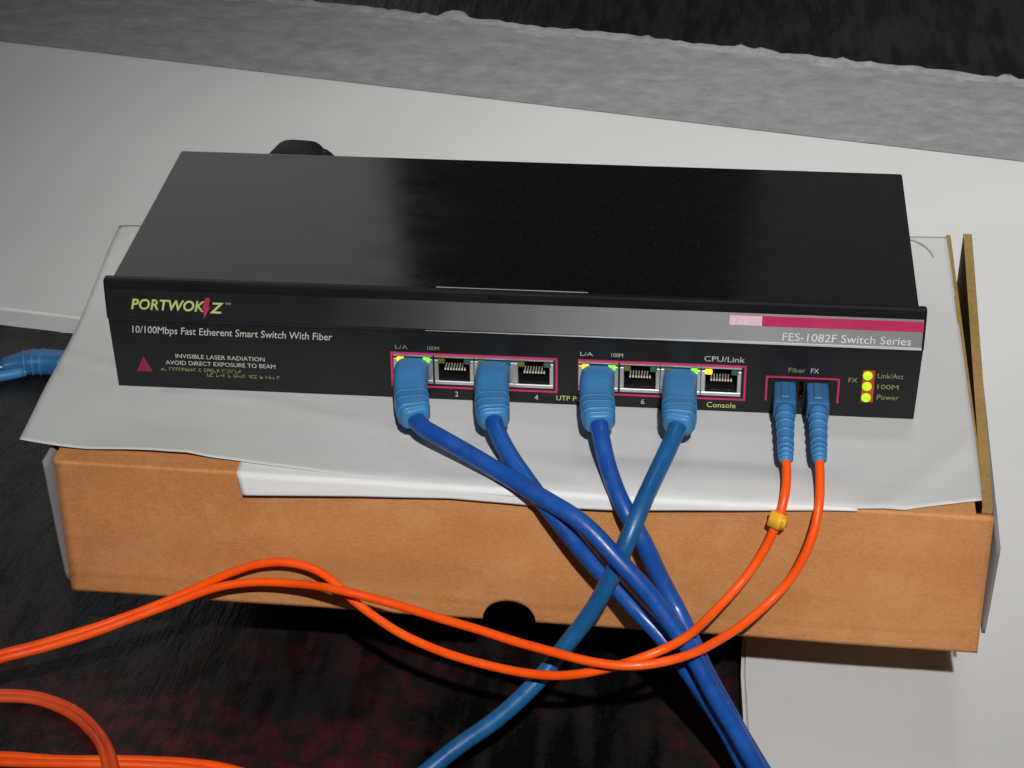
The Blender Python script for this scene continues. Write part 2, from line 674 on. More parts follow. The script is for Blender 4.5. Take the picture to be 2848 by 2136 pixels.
def frontpt(x, out, z):
    t = (x - FL.x) / (FR.x - FL.x)
    p = FL.lerp(FR, t)
    nrm = Vector((FR.y - FL.y, -(FR.x - FL.x), 0)).normalized()
    q = p + nrm * out
    return Vector((q.x, q.y, z))


# front panel with the half-round thumb notch in its bottom edge and a gentle bow
def front_panel():
    bm = bmesh.new()
    cols = []
    NX, NZ = 110, 44
    ring = []
    cx, hw, hh = 4.6, 9.6, 9.2

    def zlow(x):
        d = (x - cx) / hw
        return BOT + (hh * math.sqrt(max(0, 1 - d * d)) if abs(d) < 1 else 0)
    xs = [lerp(FL.x, FR.x, i / NX) for i in range(NX + 1)]
    xs = sorted(set([x for x in xs if abs(x - cx) > hw + .3] + [cx + hw * math.sin(math.radians(a)) for a in range(-90, 91, 9)]))
    for face in (0, 1):
        g = []
        for x in xs:
            c = []
            for k in range(NZ + 1):
                z = lerp(zlow(x), -1.2, k / NZ)
                bow = .9 * math.sin(math.pi * (x - FL.x) / (FR.x - FL.x)) * math.sin(math.pi * (z - BOT) / (-BOT)) + .9 * n3(x * .018, z * .05, 2) - .16 * math.exp(-((z - BOT - 6.5 - .6 * n3(x * .03, 7)) / .9) ** 2) + .1 * math.exp(-((z - BOT - 9) / 1.6) ** 2)
                c.append(bm.verts.new(frontpt(x, (bow if face == 0 else bow - 3.0), z)))
            g.append(c)
        cols.append(g)
    A, B = cols
    n = len(xs)
    for i in range(n - 1):
        for k in range(NZ):
            bm.faces.new((A[i][k], A[i + 1][k], A[i + 1][k + 1], A[i][k + 1]))
            bm.faces.new((B[i][k], B[i][k + 1], B[i + 1][k + 1], B[i + 1][k]))
        bm.faces.new((A[i][0], B[i][0], B[i + 1][0], A[i + 1][0]))
        bm.faces.new((A[i][NZ], A[i + 1][NZ], B[i + 1][NZ], B[i][NZ]))
    for k in range(NZ):
        bm.faces.new((A[0][k], A[0][k + 1], B[0][k + 1], B[0][k]))
        bm.faces.new((A[n - 1][k], B[n - 1][k], B[n - 1][k + 1], A[n - 1][k + 1]))
    return from_bm('front_panel', bm, 'card', bx, smooth=True)


fp = front_panel()


def wall(name, p, q, thick, z0, z1, mat, parent, topmat=None):
    """upright panel from p to q with its thickness to the left of p->q"""
    d = (q - p).normalized()
    nrm = Vector((-d.y, d.x, 0)) * thick
    bm = bmesh.new()
    ring = [p, q, q + nrm, p + nrm]
    lo = [bm.verts.new((a.x, a.y, z0)) for a in ring]
    hi = [bm.verts.new((a.x, a.y, z1)) for a in ring]
    bm.faces.new(lo[::-1])
    bm.faces.new(hi)
    for k in range(4):
        bm.faces.new((lo[k], lo[(k + 1) % 4], hi[(k + 1) % 4], hi[k]))
    return from_bm(name, bm, mat, parent)


wall('back_panel', BR + Vector((-4, 0, 0)), BL, 3, BOT, -1.4, 'card', bx)
wall('side_panel', BL + Vector((3.2, -3.4, 0)), FL + Vector((3.2, 3.4, 0)), -3, BOT, -1.4, 'card', bx)
# right wall: outer leaf stands proud with its raw edge up, an inner leaf leans off it
rw = wall('side_panel', FR + Vector((-.3, 3.4, 0)), BR + Vector((3.9, -.4, 0)), 3.5, BOT, 1.0, 'card_edge', bx)
for v in rw.data.vertices:
    if v.co.z > 0 and v.co.y > 0:
        v.co.x += .0014
wall('inner_flap', Vector((167.3, -38, 0)), Vector((170.0, 148, 0)), 1.8, -30, .5, 'card_edge', bx)
# bottom and lid
for nm, z0, z1, ins in (('bottom_panel', BOT + .3, BOT + 3.2, 3.6), ('lid', -4.4, -1.3, 0.0)):
    bm = bmesh.new()
    if nm == 'lid':
        ol = [FL + Vector((6.8, -.1 + .4, 0)), Vector((163.5, -57.6, 0)), Vector((166.5, 143.5, 0)), BL + Vector((6.8, -3.6, 0))]
        ol[0] = FL + Vector((0.2, .2, 0))
        ol[3] = BL + Vector((0, 0, 0))
    else:
        ol = [FL + Vector((7, 18, 0)), FR + Vector((-5, 18, 0)), BR + Vector((-5, -4.4, 0)), BL + Vector((7, -4.4, 0))]
    if nm == 'lid':
        z0 = -1.15
        z1 = .0
        # lid leaf lies on the panels
        z0, z1 = -1.15, -.15
    lo = [bm.verts.new((a.x, a.y, z0)) for a in ol]
    hi = [bm.verts.new((a.x, a.y, z1)) for a in ol]
    bm.faces.new(lo[::-1])
    bm.faces.new(hi)
    for k in range(4):
        bm.faces.new((lo[k], lo[(k + 1) % 4], hi[(k + 1) % 4], hi[k]))
    from_bm(nm, bm, 'card', bx)


# tuck leaves at the two ends bulge out from the walls, greyish printed liner outward
def end_leaf(p, q, outx, z_top, z_low, bulge):
    def fn(u, v):
        b = p.lerp(q, u)
        z = lerp(z_top, z_low, v)
        w = bulge * (1 - v) ** .8 * (1 - .25 * u)
        return (b.x + outx * (.4 + w), b.y, z)
    me = grid_sheet('end_leaf', fn, 8, 14, 'card_grey', 1.2, parent=bx)
    return me


end_leaf(FL + Vector((-.6, .6, 0)), BL + Vector((-.6, 0, 0)), -1, -2, -54, 2.8)
end_leaf(FR + Vector((.9, 1.0, 0)), BR + Vector((4.2, 0, 0)), 1, -14, -50, 1.7)

# black case the box stands on
sp = thing('black_case', 'low black case hidden in the shadow beneath the cardboard box', 'case')
box('body', -120, 140, 30, 110, -99.9, BOT - .05, 'black', sp, bevel=3)
for x in (-112, -40):
    box('foot', x, x + 12, 36, 104, TZ + .05, -100.0, 'rubber', sp)

# ------------------------------------------------------------------ the papers
FRONT_A = [(-172, -44.2), (-120, -45.6), (-92, -47.2), (-87, -48.0), (-47, -53.2), (-16, -56.2), (17, -57.6), (40, -56.6), (77, -57.4), (113, -57.9), (140, -57.9), (168, -50)]


def boxfront(x):
    return FL.y + (x - FL.x) * (FR.y - FL.y) / (FR.x - FL.x)


def sheet_a(u, v):
    # v: 0 at the back, 1 at the front ; u: left to right
    xb, yb = lerp(-178, 168.3, u), lerp(124.5, 146.5, u)
    xf = lerp(-170.2, 166.5, u)
    yf = interp(xf, FRONT_A)
    vv = v
    x, y = lerp(xb, xf, vv), lerp(yb, yf, vv)
    z = .45 + .25 * n3(x * .03, y * .03, 1)
    # droop just past the box front on the right half
    e = boxfront(x) - y
    if e > -1.5:
        z -= .16 * max(0, e + 1.5) ** 1.8
    # the sheet bellies up a little before it rolls over the edge, right of the blue cables
    hx = max(0, min(1, (x - 22) / 22)) * max(0, min(1, (128 - x) / 30))
    z += 1.5 * hx * max(0, math.sin(max(0, min(1, (e + 22) / 22)) * math.pi))
    # lifted wave on the free left margin
    lf = max(0, min(1, (-146 - x) / 26))
    z += lf * (1.6 * math.sin((y + 60) * .045) + 1.2)
    fr = max(0, (v - .82) / .18)
    if x < -60:
        z += fr * fr * 1.5 * min(1, (-60 - x) / 50) * (1 + .5 * math.sin(x * .09))
    # a few soft old creases
    for (nx, ny, c0, hgt, wd) in ((.94, .34, -118, .55, 7), (.30, .95, -33, .35, 6), (.80, -.60, 141, .6, 8), (.98, -.2, 66, .3, 6)):
        dd = abs(x * nx + y * ny - c0)
        if (y < -3 or abs(x) > 150) and dd < wd:
            z += hgt * (1 - dd / wd)
    # shallow buckles in front of the switch
    if v > .70:
        z += .5 * max(0, n3(x * .022, y * .05, 7)) * min(1, (v - .70) / .1)
    return (x, y, z)


grid_sheet('paper_sheet', sheet_a, 150, 90, 'paper', .16,
           'large off-white paper sheet lying under the switch, its left corner past the box', 'paper')


def sheet_b(u, v):
    x = lerp(-90.5, 124, u)
    drop = interp(x, [(-91, 8.5), (-47, 6.0), (-15, 4.6), (16, 5.6), (41, 5.2), (77, 3.0), (113, 1.3), (142, .5)])
    rad = min(2.0, drop * .7)
    ye = boxfront(x) - min(.9, .2 * drop)
    flat = 30.0
    arc = rad * math.pi / 2 * .93
    L = drop - rad * .9
    d = v * (flat + arc + L)
    if d < flat:
        y, z = ye + flat - d, .02
    elif d < flat + arc:
        a = (d - flat) / rad
        y, z = ye - rad * math.sin(a), .02 - rad * (1 - math.cos(a))
    else:
        k = d - flat - arc
        a = arc / rad
        y = ye - rad * math.sin(a) - k * math.cos(a)
        z = .02 - rad * (1 - math.cos(a)) - k * math.sin(a)
        y += .4 * n3(x * .03, k * .1, 3) * min(1, k / 4)
    x2 = x + (2.6 * max(0, 1 - u * 14) * max(0, d - flat) / 12)
    return (x2, y, z)


grid_sheet('paper_sheet', sheet_b, 110, 60, 'paper_low', .16,
           'brighter white paper folded down over the front edge of the brown box', 'paper')

def scrap(u, v):
    x = lerp(-181.5, -146, u)
    w = 7.5 * max(.02, u)
    y = 44.5 - 2 * u + w * (v - .5)
    return (x, y, .12 - 3.6 * max(0, (-155 - x) / 26) ** 1.3)


grid_sheet('paper_scrap', scrap, 12, 3, 'paper', .14, 'tiny grey paper point poking out under the left edge of the large sheet', 'paper')

# ------------------------------------------------------------------ the switch
sw = thing('network_switch', 'black network switch with yellow logo and blue cables plugged into its front', 'network switch')
SZ = 0.85          # stands on the paper
SWL = Vector((0, 0, SZ * S))
W2 = 146.0

# chassis tray
bm = bmesh.new()
add_box(bm, -143.6, 143.6, 14, 110.5, 0, 40, 0)
from_bm('chassis', bm, 'black', sw)
# top cover, folded sheet
bm = bmesh.new()
add_box(bm, -144.4, 144.4, 2.2, 111.5, 42.9, 44.3, .9, 3)
add_box(bm, -144.4, -143.5, 2.2, 111.5, .4, 43.2)
add_box(bm, 143.5, 144.4, 2.2, 111.5, .4, 43.2)
cov = from_bm('top_cover', bm, 'cover', sw)
# fold line beside the front edge
box('seam', -26.3, 28.2, 4.0, 4.32, 44.30, 44.42, 'tie', cov)

# front panel with openings
holes = []
PORTX = [-35.0, -20.0, -5.4, 9.0, 32.4, 47.4, 62.0, 76.6]
for cx in PORTX:
    holes.append((cx - 6.1, cx + 6.1, 8.1, 17.6))
holes.append((95.0, 115.6, 6.4, 13.8))
bm = bmesh.new()


def slab(x0, x1, z0, z1):
    add_box(bm, x0, x1, 0, 1.6, z0, z1)


def zones():
    x = -W2
    lowz, hiz = 0.0, 29.5
    for (a, b, c, d) in sorted(holes):
        slab(x, a, lowz, hiz)
        slab(a, b, lowz, c)
        slab(a, b, d, hiz)
        x = b
    slab(x, W2, lowz, hiz)


zones()
bmesh.ops.remove_doubles(bm, verts=bm.verts, dist=1e-4)
for v in bm.verts:
    if abs(v.co.x) > W2 - .1 and v.co.z > 20:
        v.co.x *= 147.0 / W2
fpn = from_bm('front_panel', bm, 'panel', sw)

# moulded bezel above: profile swept along x
prof = [(2.4, 45.0), (.6, 45.0), (-.2, 44.4), (-.5, 42.6), (-.6, 41.6), (-1.1, 29.6), (-1.0, 28.8), (-.7, 28.4), (.2, 28.4), (2.4, 30)]
bm = bmesh.new()
rows = []
for x, k in ((-147.1, .6), (-146.6, 1), (146.6, 1), (147.1, .6)):
    rows.append([bm.verts.new((x, (y if y > 0 else y * k), z if k == 1 else 36.5 + (z - 36.5) * .93)) for y, z in prof])
for a, b in zip(rows, rows[1:]):
    for i in range(len(prof)):
        bm.faces.new((a[i], a[(i + 1) % len(prof)], b[(i + 1) % len(prof)], b[i]))
bm.faces.new(rows[0])
bm.faces.new(rows[-1][::-1])
bez = from_bm('bezel', bm, 'panel', sw)


def bz_y(z, out=.15):
    return -.6 - (41.6 - z) / 12.0 * .5 - out


def bezel_plate(name, x0, x1, z0, z1, mat, out, parent):
    bm = bmesh.new()
    f = [(x0, z0), (x1, z0), (x1, z1), (x0, z1)]
    a = [bm.verts.new((x, bz_y(z, out), z)) for x, z in f]
    b = [bm.verts.new((x, bz_y(z, out - .14), z)) for x, z in f]
    bm.faces.new(a)
    bm.faces.new(b[::-1])
    for k in range(4):
        bm.faces.new((a[k], b[k], b[(k + 1) % 4], a[(k + 1) % 4]))
    return from_bm(name, bm, mat, parent)


bezel_plate('gradient_band', -146.2, 146.2, 30.0, 41.2, 'band', .16, bez)
st = bezel_plate('red_stripe', 80.5, 146.3, 36.4, 40.4, 'red_stripe', .26, bez)
bezel_plate('stripe_fade', 78.6, 90.0, 36.5, 40.3, 'pink_print', .34, bez)
bm = bmesh.new()
trp = [(-30, 29.40), (146.2, 29.30), (146.2, 30.10), (85, 30.05)]
a = [bm.verts.new((x, bz_y(z, .42), z)) for x, z in trp]
b = [bm.verts.new((x, bz_y(z, .05), z)) for x, z in trp]
bm.faces.new(a)
for k in range(4):
    bm.faces.new((a[k], b[k], b[(k + 1) % 4], a[(k + 1) % 4]))
from_bm('trim_line', bm, 'trim', bez)

# lettering on the bezel
YB = bz_y(34.5, .26)
text('logo_lettering', 'PORTWOK', -137.6, 33.3, 27.6, 4.5, 'lime_print', bez, y=YB, shear=.28, bold=.22, spacing=1.02)
text('logo_lettering', 'Z', -108.6, 32.9, 5.6, 4.5, 'lime_print', bez, y=YB, shear=.28, bold=.22)
bm = bmesh.new()
pts = [(-109.6, 39.2), (-107.9, 39.2), (-108.9, 35.6), (-108.2, 35.6), (-111.0, 30.4), (-110.4, 34.6), (-111.2, 34.6)]
a = [bm.verts.new((x, YB - .1, z)) for x, z in pts]
b = [bm.verts.new((x, YB, z)) for x, z in pts]
bm.faces.new(a)
for k in range(len(pts)):
    bm.faces.new((a[k], b[k], b[(k + 1) % len(pts)], a[(k + 1) % len(pts)]))
from_bm('logo_bolt', bm, 'red_stripe', bez)
text('trademark', 'TM', -102.6, 36.6, 2.0, .9, 'white_print', bez, y=YB)
text('model_lettering', 'FES-1082F Switch Series', 97.4, 31.0, 45.0, 3.2, 'silver_print', bez, y=bz_y(32.5, .30), shear=.05)
text('stripe_lettering', '12s', 79.6, 37.1, 5.6, 2.6, 'silver_print', bez, y=bz_y(38, .44), shear=.25)

# lettering on the panel
text('description_lettering', '10/100Mbps Fast Etherent Smart Switch With Fiber', -138.5, 22.0, 74.2, 3.9, 'white_print', fpn, shear=.14, bold=.03)
text('warning_lettering', 'INVISIBLE LASER RADIATION', -123.2, 12.9, 33.2, 1.75, 'white_print', fpn)
text('warning_lettering', 'AVOID DIRECT EXPOSURE TO BEAM', -127.2, 10.0, 41.0, 1.75, 'white_print', fpn)
# two more lines too small to read: rows of short strokes
random.seed(11)
for x0, x1, z in ((-129.5, -100.0, 7.4), (-112.0, -85.2, 5.5)):
    bm = bmesh.new()
    x = x0
    while x < x1:
        w, h = random.choice((.75, .9, 1.05)), 1.3
        if random.random() < .85:                       # an upright, then one or two cross strokes
            add_box(bm, x, x + .2, -.12, -.02, z, z + h)
        for zz in random.sample((0, .55, 1.1), random.choice((1, 2))):
            add_box(bm, x + .22, x + w, -.12, -.02, z + zz, z + zz + .19)
        if random.random() < .4:
            add_box(bm, x + w - .2, x + w, -.12, -.02, z + .2, z + .54)
        x += w + .3 + (.8 if random.random() < .16 else 0)
    from_bm('warning_lettering', bm, 'dim_print', fpn)
# red warning triangle sticker
bm = bmesh.new()
pts = [(-138.4, 6.6), (-132.4, 6.6), (-135.4, 13.2)]
a = [bm.verts.new((x, -.14, z)) for x, z in pts]
b = [bm.verts.new((x, -.01, z)) for x, z in pts]
bm.faces.new(a)
for k in range(3):
    bm.faces.new((a[k], b[k], b[(k + 1) % 3], a[(k + 1) % 3]))
from_bm('warning_triangle', bm, 'red_sticker', fpn)

for s, x, z, w, h, mt in (('L/A', -41.4, 20.6, 4.6, 1.6, 'dim_print'), ('100M', -29.6, 20.6, 4.2, 1.6, 'dim_print'),
                          ('L/A', 25.8, 20.8, 4.6, 1.6, 'white_print'), ('100M', 37.0, 20.8, 4.2, 1.6, 'white_print'),
                          ('2', -20.0, 1.4, 1.2, 2.1, 'white_print'), ('4', 9.2, 1.4, 1.3, 2.1, 'white_print'),
                          ('UTP Port', 17.2, 1.6, 11.0, 2.0, 'lime_print'), ('6', 48.0, 1.5, 1.2, 2.1, 'white_print'),
                          ('Console', 71.8, 1.4, 10.4, 2.2, 'lime_print'), ('CPU/Link', 70.3, 20.6, 14.4, 2.2, 'white_print'),
                          ('Fiber', 100.4, 17.4, 6.0, 1.9, 'dim_print'), ('FX', 108.3, 17.4, 2.9, 1.9, 'white_print'),
                          ('FX', 121.8, 14.3, 3.2, 1.9, 'dim_print'), ('Link/Act', 132.0, 16.5, 9.0, 2.0, 'dim_print'),
                          ('100M', 132.2, 12.0, 7.4, 1.9, 'dim_print'), ('Power', 132.3, 7.6, 7.8, 2.1, 'dim_print')):
    text('port_lettering', s, x, z, w, h, mt, fpn)


def red_frame(x0, x1, z0, z1, t=.75, bottom=True):
    bm = bmesh.new()
    add_box(bm, x0, x1, -.13, -.01, z1 - t, z1)
    add_box(bm, x0, x0 + t, -.13, -.01, z0 + t, z1 - t)
    add_box(bm, x1 - t, x1, -.13, -.01, z0 + t, z1 - t)
    if bottom:
        add_box(bm, x0, x1, -.13, -.01, z0, z0 + t)
    from_bm('red_frame', bm, 'red_print', fpn)


red_frame(-43.3, 17.6, 4.7, 19.3)
red_frame(25.0, 85.5, 4.7, 19.3)
red_frame(92.5, 118.8, 4.6, 15.6, .7, bottom=False)

# eight sockets
ON = {0: ('led_yellow', 'led_green'), 4: ('led_yellow', 'led_green'), 6: ('led_off_y', 'led_green'), 7: ('led_yellow', 'led_off_g')}
for i, cx in enumerate(PORTX):
    pt = bpy.data.objects.new('port', None)
    COL.objects.link(pt)
    pt.parent = sw
    # shield: stamped metal rim, U of sides and sill with a thin top
    bm = bmesh.new()
    add_box(bm, cx - 7.2, cx + 7.2, -.9, 0, 6.7, 8.2, .2, 1)
    add_box(bm, cx - 7.2, cx - 5.7, -.9, 0, 8.3, 17.0, .2, 1)
    add_box(bm, cx + 5.7, cx + 7.2, -.9, 0, 8.3, 17.0, .2, 1)
    add_box(bm, cx - 7.2, cx + 7.2, -.7, 0, 18.0, 18.45)
    from_bm('shield', bm, 'metal', pt)
    bm = bmesh.new()
    add_box(bm, cx - 5.6, cx + 5.6, -.75, -.3, 8.9, 9.3)
    from_bm('sill_line', bm, 'black', pt)
    # cavity
    bm = bmesh.new()
    x0, x1, z0, z1, y0, y1 = cx - 6.2, cx + 6.2, 8.0, 17.7, .2, 12.0
    V = [bm.verts.new(p) for p in ((x0, y0, z0), (x1, y0, z0), (x1, y0, z1), (x0, y0, z1), (x0, y1, z0), (x1, y1, z0), (x1, y1, z1), (x0, y1, z1))]
    for q in ((4, 5, 6, 7), (0, 1, 5, 4), (3, 2, 6, 7), (0, 3, 7, 4), (1, 2, 6, 5)):
        bm.faces.new([V[k] for k in q])
    from_bm('cavity', bm, 'black', pt)
    for k in range(8):
        xx = cx + (k - 3.5) * 1.02
        bm = bmesh.new()
        add_box(bm, xx - .28, xx + .28, 2.0, 2.5, 11.3, 12.1)
        add_box(bm, xx - .2, xx + .2, 2.5, 8.0, 11.5, 11.9)
        from_bm('contact', bm, 'gold', pt)
    y_, g_ = ON.get(i, ('led_off_y', 'led_off_g'))
    for mt, xx in ((y_, cx - 4.6), (g_, cx + 4.9)):
        bm = bmesh.new()
        add_box(bm, xx - 1.35, xx + 1.35, -1.1, -.15, 15.6, 17.6, .5, 2)
        from_bm('indicator_lamp', bm, mt, pt)

# fibre receptacle
fr = bpy.data.objects.new('fibre_port', None)
COL.objects.link(fr)
fr.parent = sw
bm = bmesh.new()
for cx in (99.4, 111.0):
    add_box(bm, cx - 5.0, cx + 5.0, -.6, 0, 5.2, 6.4)
    add_box(bm, cx - 5.0, cx + 5.0, -.6, 0, 13.4, 14.3)
    add_box(bm, cx - 5.0, cx - 4.2, -.6, 0, 6.4, 13.4)
    add_box(bm, cx + 4.2, cx + 5.0, -.6, 0, 6.4, 13.4)
from_bm('shroud', bm, 'black', fr)
box('cavity', 94.9, 115.8, 6, 7, 6.2, 14, 'black', fr)

# three status lamps in a red holder at the right end
box('lamp_holder', 126.6, 131.0, -.5, 0, 6.4, 19.6, 'led_red', fpn, bevel=.3)
for z in (17.6, 13.2, 8.5):
    bm = bmesh.new()
    bmesh.ops.create_uvsphere(bm, u_segments=14, v_segments=8, radius=1.75)
    for v in bm.verts:
        v.co = Vector((128.4 + v.co.x, -.7 + v.co.y * .7, z + v.co.z))
    from_bm('status_lamp', bm, 'led_lime', fpn, smooth=True)
sw.location = SWL


# ------------------------------------------------------------------ blue network cables
def patch_cable(px, pts, cordmat, label, tail):
    t = thing('network_cable', label, 'cable', 'blue network cables plugged into the switch')
    P = [Vector(p) for p in pts]
    # boot: rounded hood that starts at the port, tapers and droops toward the cord
    e0, e1 = P[0], P[1]
    d = (e1 - e0).normalized()
    axis = catmull([(px, 1.6, 12.4 + SZ), (px, -8, 12.6 + SZ), (lerp(px, e0.x, .45), -20, lerp(12.6 + SZ, e0.z - 1.4, .6)), tuple(e0), tuple(e0 + d * 4.0)], 9)
    n = len(axis)

    def sect(i, m):
        t_ = i / (m - 1)
        a = interp(t_, [(0, 5.4), (.05, 5.9), (.12, 6.15), (.5, 6.1), (.75, 5.7), (.92, 5.0), (.97, 4.7), (1, 4.1)])
        b = interp(t_, [(0, 3.8), (.04, 4.7), (.10, 5.2), (.3, 5.3), (.55, 5.0), (.75, 4.6), (.92, 4.3), (.97, 4.1), (1, 3.6)])
        return rrect(a, b, min(a, b) * .62, 5)
    boot = sweep('boot', axis, sect, 'boot', t)
    # strain relief ribs on top of the hood
    for f in (.58, .68, .78, .88):
        k = int(f * (n - 1))
        q = axis[k]
        tt = (axis[k + 1] - axis[k - 1]).normalized()
        a = interp(f, [(.5, 6.1), (.75, 5.7), (.92, 5.0)])
        b = interp(f, [(.3, 5.3), (.55, 5.0), (.75, 4.6), (.92, 4.3)])
        sweep('rib', [q - tt * .35, q + tt * .35], lambda i, m, a=a, b=b: rrect(a + .2, b + .2, min(a, b) * .62, 5), 'boot', boot)
    # latch hood at the front top, clear plug body inside the port
    add = bmesh.new()
    add_box(add, px - 5.4, px + 5.4, -1.5, 9, 8.9 + SZ, 16.2 + SZ, .3, 1)
    from_bm('plug', add, 'tie', t)
    cord = relax(catmull([tuple(e0 + (e0 - e1) * .3)] + pts + tail, 12), 14)
    tube('cord', cord, 3.1, cordmat, t, 16)
    return t


C1 = [[-30.6, -31.0, 13.9], [-27.9, -37.0, 12.7], [-20.8, -42.0, 11.3], [-9.7, -48.0, 8.6], [3.1, -55.5, 5.7], [15.0, -64.0, 4.4], [28.2, -72.0, 1.7], [37.2, -77.5, -3.1], [46.1, -82.5, -10.0], [55.0, -86.0, -19.3], [63.0, -89.0, -28.5], [69.6, -92.0, -37.4], [80.4, -97.0, -55.4], [94.7, -103.0, -78.7]]
C2 = [[-2.5, -31.0, 14.4], [-1.0, -38.0, 13.5], [3.8, -46.0, 9.0], [11.1, -55.5, 4.2], [19.8, -65.0, -1.3], [29.6, -69.0, -12.3], [39.3, -71.0, -23.3], [49.2, -74.0, -33.4], [59.1, -79.0, -41.2], [66.9, -84.0, -48.8], [78.2, -89.0, -64.2], [91.1, -94.0, -86.8]]
C3 = [[34.5, -31.0, 15.2], [35.6, -38.0, 13.6], [38.7, -48.0, 7.4], [43.9, -60.5, 1.7], [49.9, -67.5, -6.4], [57.4, -70.0, -21.0], [64.2, -74.0, -32.8], [69.7, -82.0, -40.2], [75.3, -89.0, -48.3], [84.6, -94.0, -63.6], [96.5, -100.0, -82.2]]
C4 = [[62.5, -31.0, 15.6], [61.3, -38.0, 14.0], [56.7, -50.0, 7.8], [51.3, -66.0, 2.1], [46.7, -75.0, -7.1], [41.8, -78.0, -19.6], [35.3, -80.0, -33.1], [26.1, -84.0, -46.5], [17.9, -90.0, -55.4], [6.5, -97.0, -65.7], [-6.6, -103.0, -73.9], [-18.7, -110.0, -81.8]]
patch_cable(-35.0, C1, 'cord_a', 'blue network cable in the leftmost port, lying on top of the bundle', [[104, -110, -94], [120, -128, -96.7], [160, -165, -96.7]])
patch_cable(-5.4, C2, 'cord_a', 'blue network cable in the third port, right beside the leftmost blue plug', [[98, -102, -95], [111, -124, -96.7], [150, -170, -96.7]])
patch_cable(32.4, C3, 'cord_a', 'blue network cable in the first port of the right-hand red frame', [[108, -108, -94], [126, -120, -96.7], [175, -150, -96.7]])
patch_cable(62.0, C4, 'cord_b', 'darker blue network cable crossing the others down to the lower left', [[-34, -120, -92], [-56, -136, -104], [-90, -160, -106.8]])


# ------------------------------------------------------------------ orange fibre cables from the switch
def fibre(cx, pts, label, clip=None):
    t = thing('fibre_cable', label, 'cable', 'orange fibre cables plugged into the switch')
    P = [Vector(p) for p in pts]
    ax = [Vector((cx, 4, 10.0 + SZ)), Vector((cx, -14, 9.8 + SZ))]
    sweep('connector', [ax[0], Vector((cx, -2, 10 + SZ)), Vector((cx, -13.4, 9.9 + SZ)), Vector((cx, -14.2, 9.9 + SZ))],
          lambda i, n: rrect(3.95 if i < 3 else 3.5, 3.6 if i < 3 else 3.2, .8, 2), 'boot_dark', t, smooth=False)
    bm = bmesh.new()
    add_box(bm, cx - 1.6, cx + 1.6, -11.5, -1.0, 13.4 + SZ, 14.2 + SZ, .3, 1)
    from_bm('key', bm, 'boot_dark', t)
    b_ax = catmull([(cx, -14.0, 9.9 + SZ), (cx + (P[0].x - cx) * .4, -24, 10.6), (P[0].x, -36, lerp(10.4, P[0].z, .7)), tuple(P[0]), tuple(P[0] + (P[1] - P[0]) * .5)], 7)
    bt = sweep('boot', b_ax, lambda i, n: circ(lerp(3.35, 2.05, i / (n - 1)), 14), 'boot', t)
    for k in range(4, len(b_ax) - 3, 3):
        tt = (b_ax[k + 1] - b_ax[k - 1]).normalized()
        r = lerp(3.35, 2.05, k / (len(b_ax) - 1)) + .28
        sweep('rib', [b_ax[k] - tt * .5, b_ax[k] + tt * .5], lambda i, n, r=r: circ(r, 14), 'boot', bt)
    cord = relax(catmull([tuple(P[0])] + pts[1:], 10), 16)
    tube('cord', cord, 1.58, 'orange', t, 12)
    if clip is not None:
        i = min(range(len(cord)), key=lambda k: (cord[k] - Vector(clip)).length)
        tt = (cord[i + 2] - cord[i - 2]).normalized()
        c = sweep('marker_sleeve', [cord[i] - tt * 2.6, cord[i] + tt * 2.6], lambda k, n: rrect(2.5, 2.3, .9, 3), 'yellow', t)
        sd = tt.cross(Vector((0, 0, 1))).normalized()
        sweep('marker_tab', [cord[i] - sd * 3.4, cord[i] + sd * 3.2], lambda k, n: rrect(.8, 1.6, .3, 2), 'yellow', c)
    return t


F1 = [[99.5, -42.0, 9.6], [99.8, -46.0, 7.5], [99.5, -56.0, 4.4], [97.7, -61.5, -2.1], [93.2, -65.0, -14.3], [85.9, -69.0, -25.4], [76.8, -80.0, -30.5], [67.2, -98.0, -28.6], [56.0, -104.0, -31.3], [43.9, -105.0, -36.3], [29.1, -102.0, -43.0], [13.8, -97.0, -46.7], [-7.5, -90.0, -47.7], [-24.5, -83.0, -46.6], [-38.3, -76.0, -43.8], [-48.9, -70.0, -40.0], [-56.1, -65.0, -36.1], [-63.2, -61.5, -34.0], [-73.6, -59.0, -33.6], [-84.0, -57.5, -35.9], [-98.1, -57.0, -42.4], [-112.0, -58.0, -49.9], [-123.6, -61.0, -54.6], [-144.5, -68.0, -60.0], [-162.4, -73.0, -64.5], [-180.0, -78.0, -67.2], [-215, -90, -80], [-260, -100, -107.5], [-330, -105, -108.3]]
F2 = [[110.9, -42.0, 10.2], [111.3, -46.0, 8.1], [111.2, -57.5, 2.6], [109.0, -65.0, -8.6], [103.9, -67.0, -21.9], [95.6, -71.0, -31.5], [83.3, -84.0, -34.8], [71.2, -101.0, -30.9], [57.7, -108.0, -31.3], [45.6, -109.0, -31.9], [33.2, -106.0, -32.6], [17.2, -99.0, -33.7], [-7.3, -89.0, -34.0], [-27.7, -80.0, -35.2], [-42.8, -75.5, -34.3], [-51.2, -74.0, -33.4], [-69.7, -64.0, -38.8], [-83.7, -61.0, -40.9], [-97.4, -60.5, -44.1], [-111.2, -61.5, -49.8], [-122.9, -64.0, -54.2], [-143.7, -71.0, -60.2], [-161.5, -76.0, -64.6], [-179.1, -81.0, -67.3], [-215, -94, -80.5], [-260, -105, -107.5], [-330, -111, -108.3]]
fibre(99.4, F1, 'orange fibre cable with a yellow marker sleeve, from the left fibre plug', clip=(97.4, -62, -4.0))
fibre(111.0, F2, 'plain orange fibre cable from the rightmost blue plug')

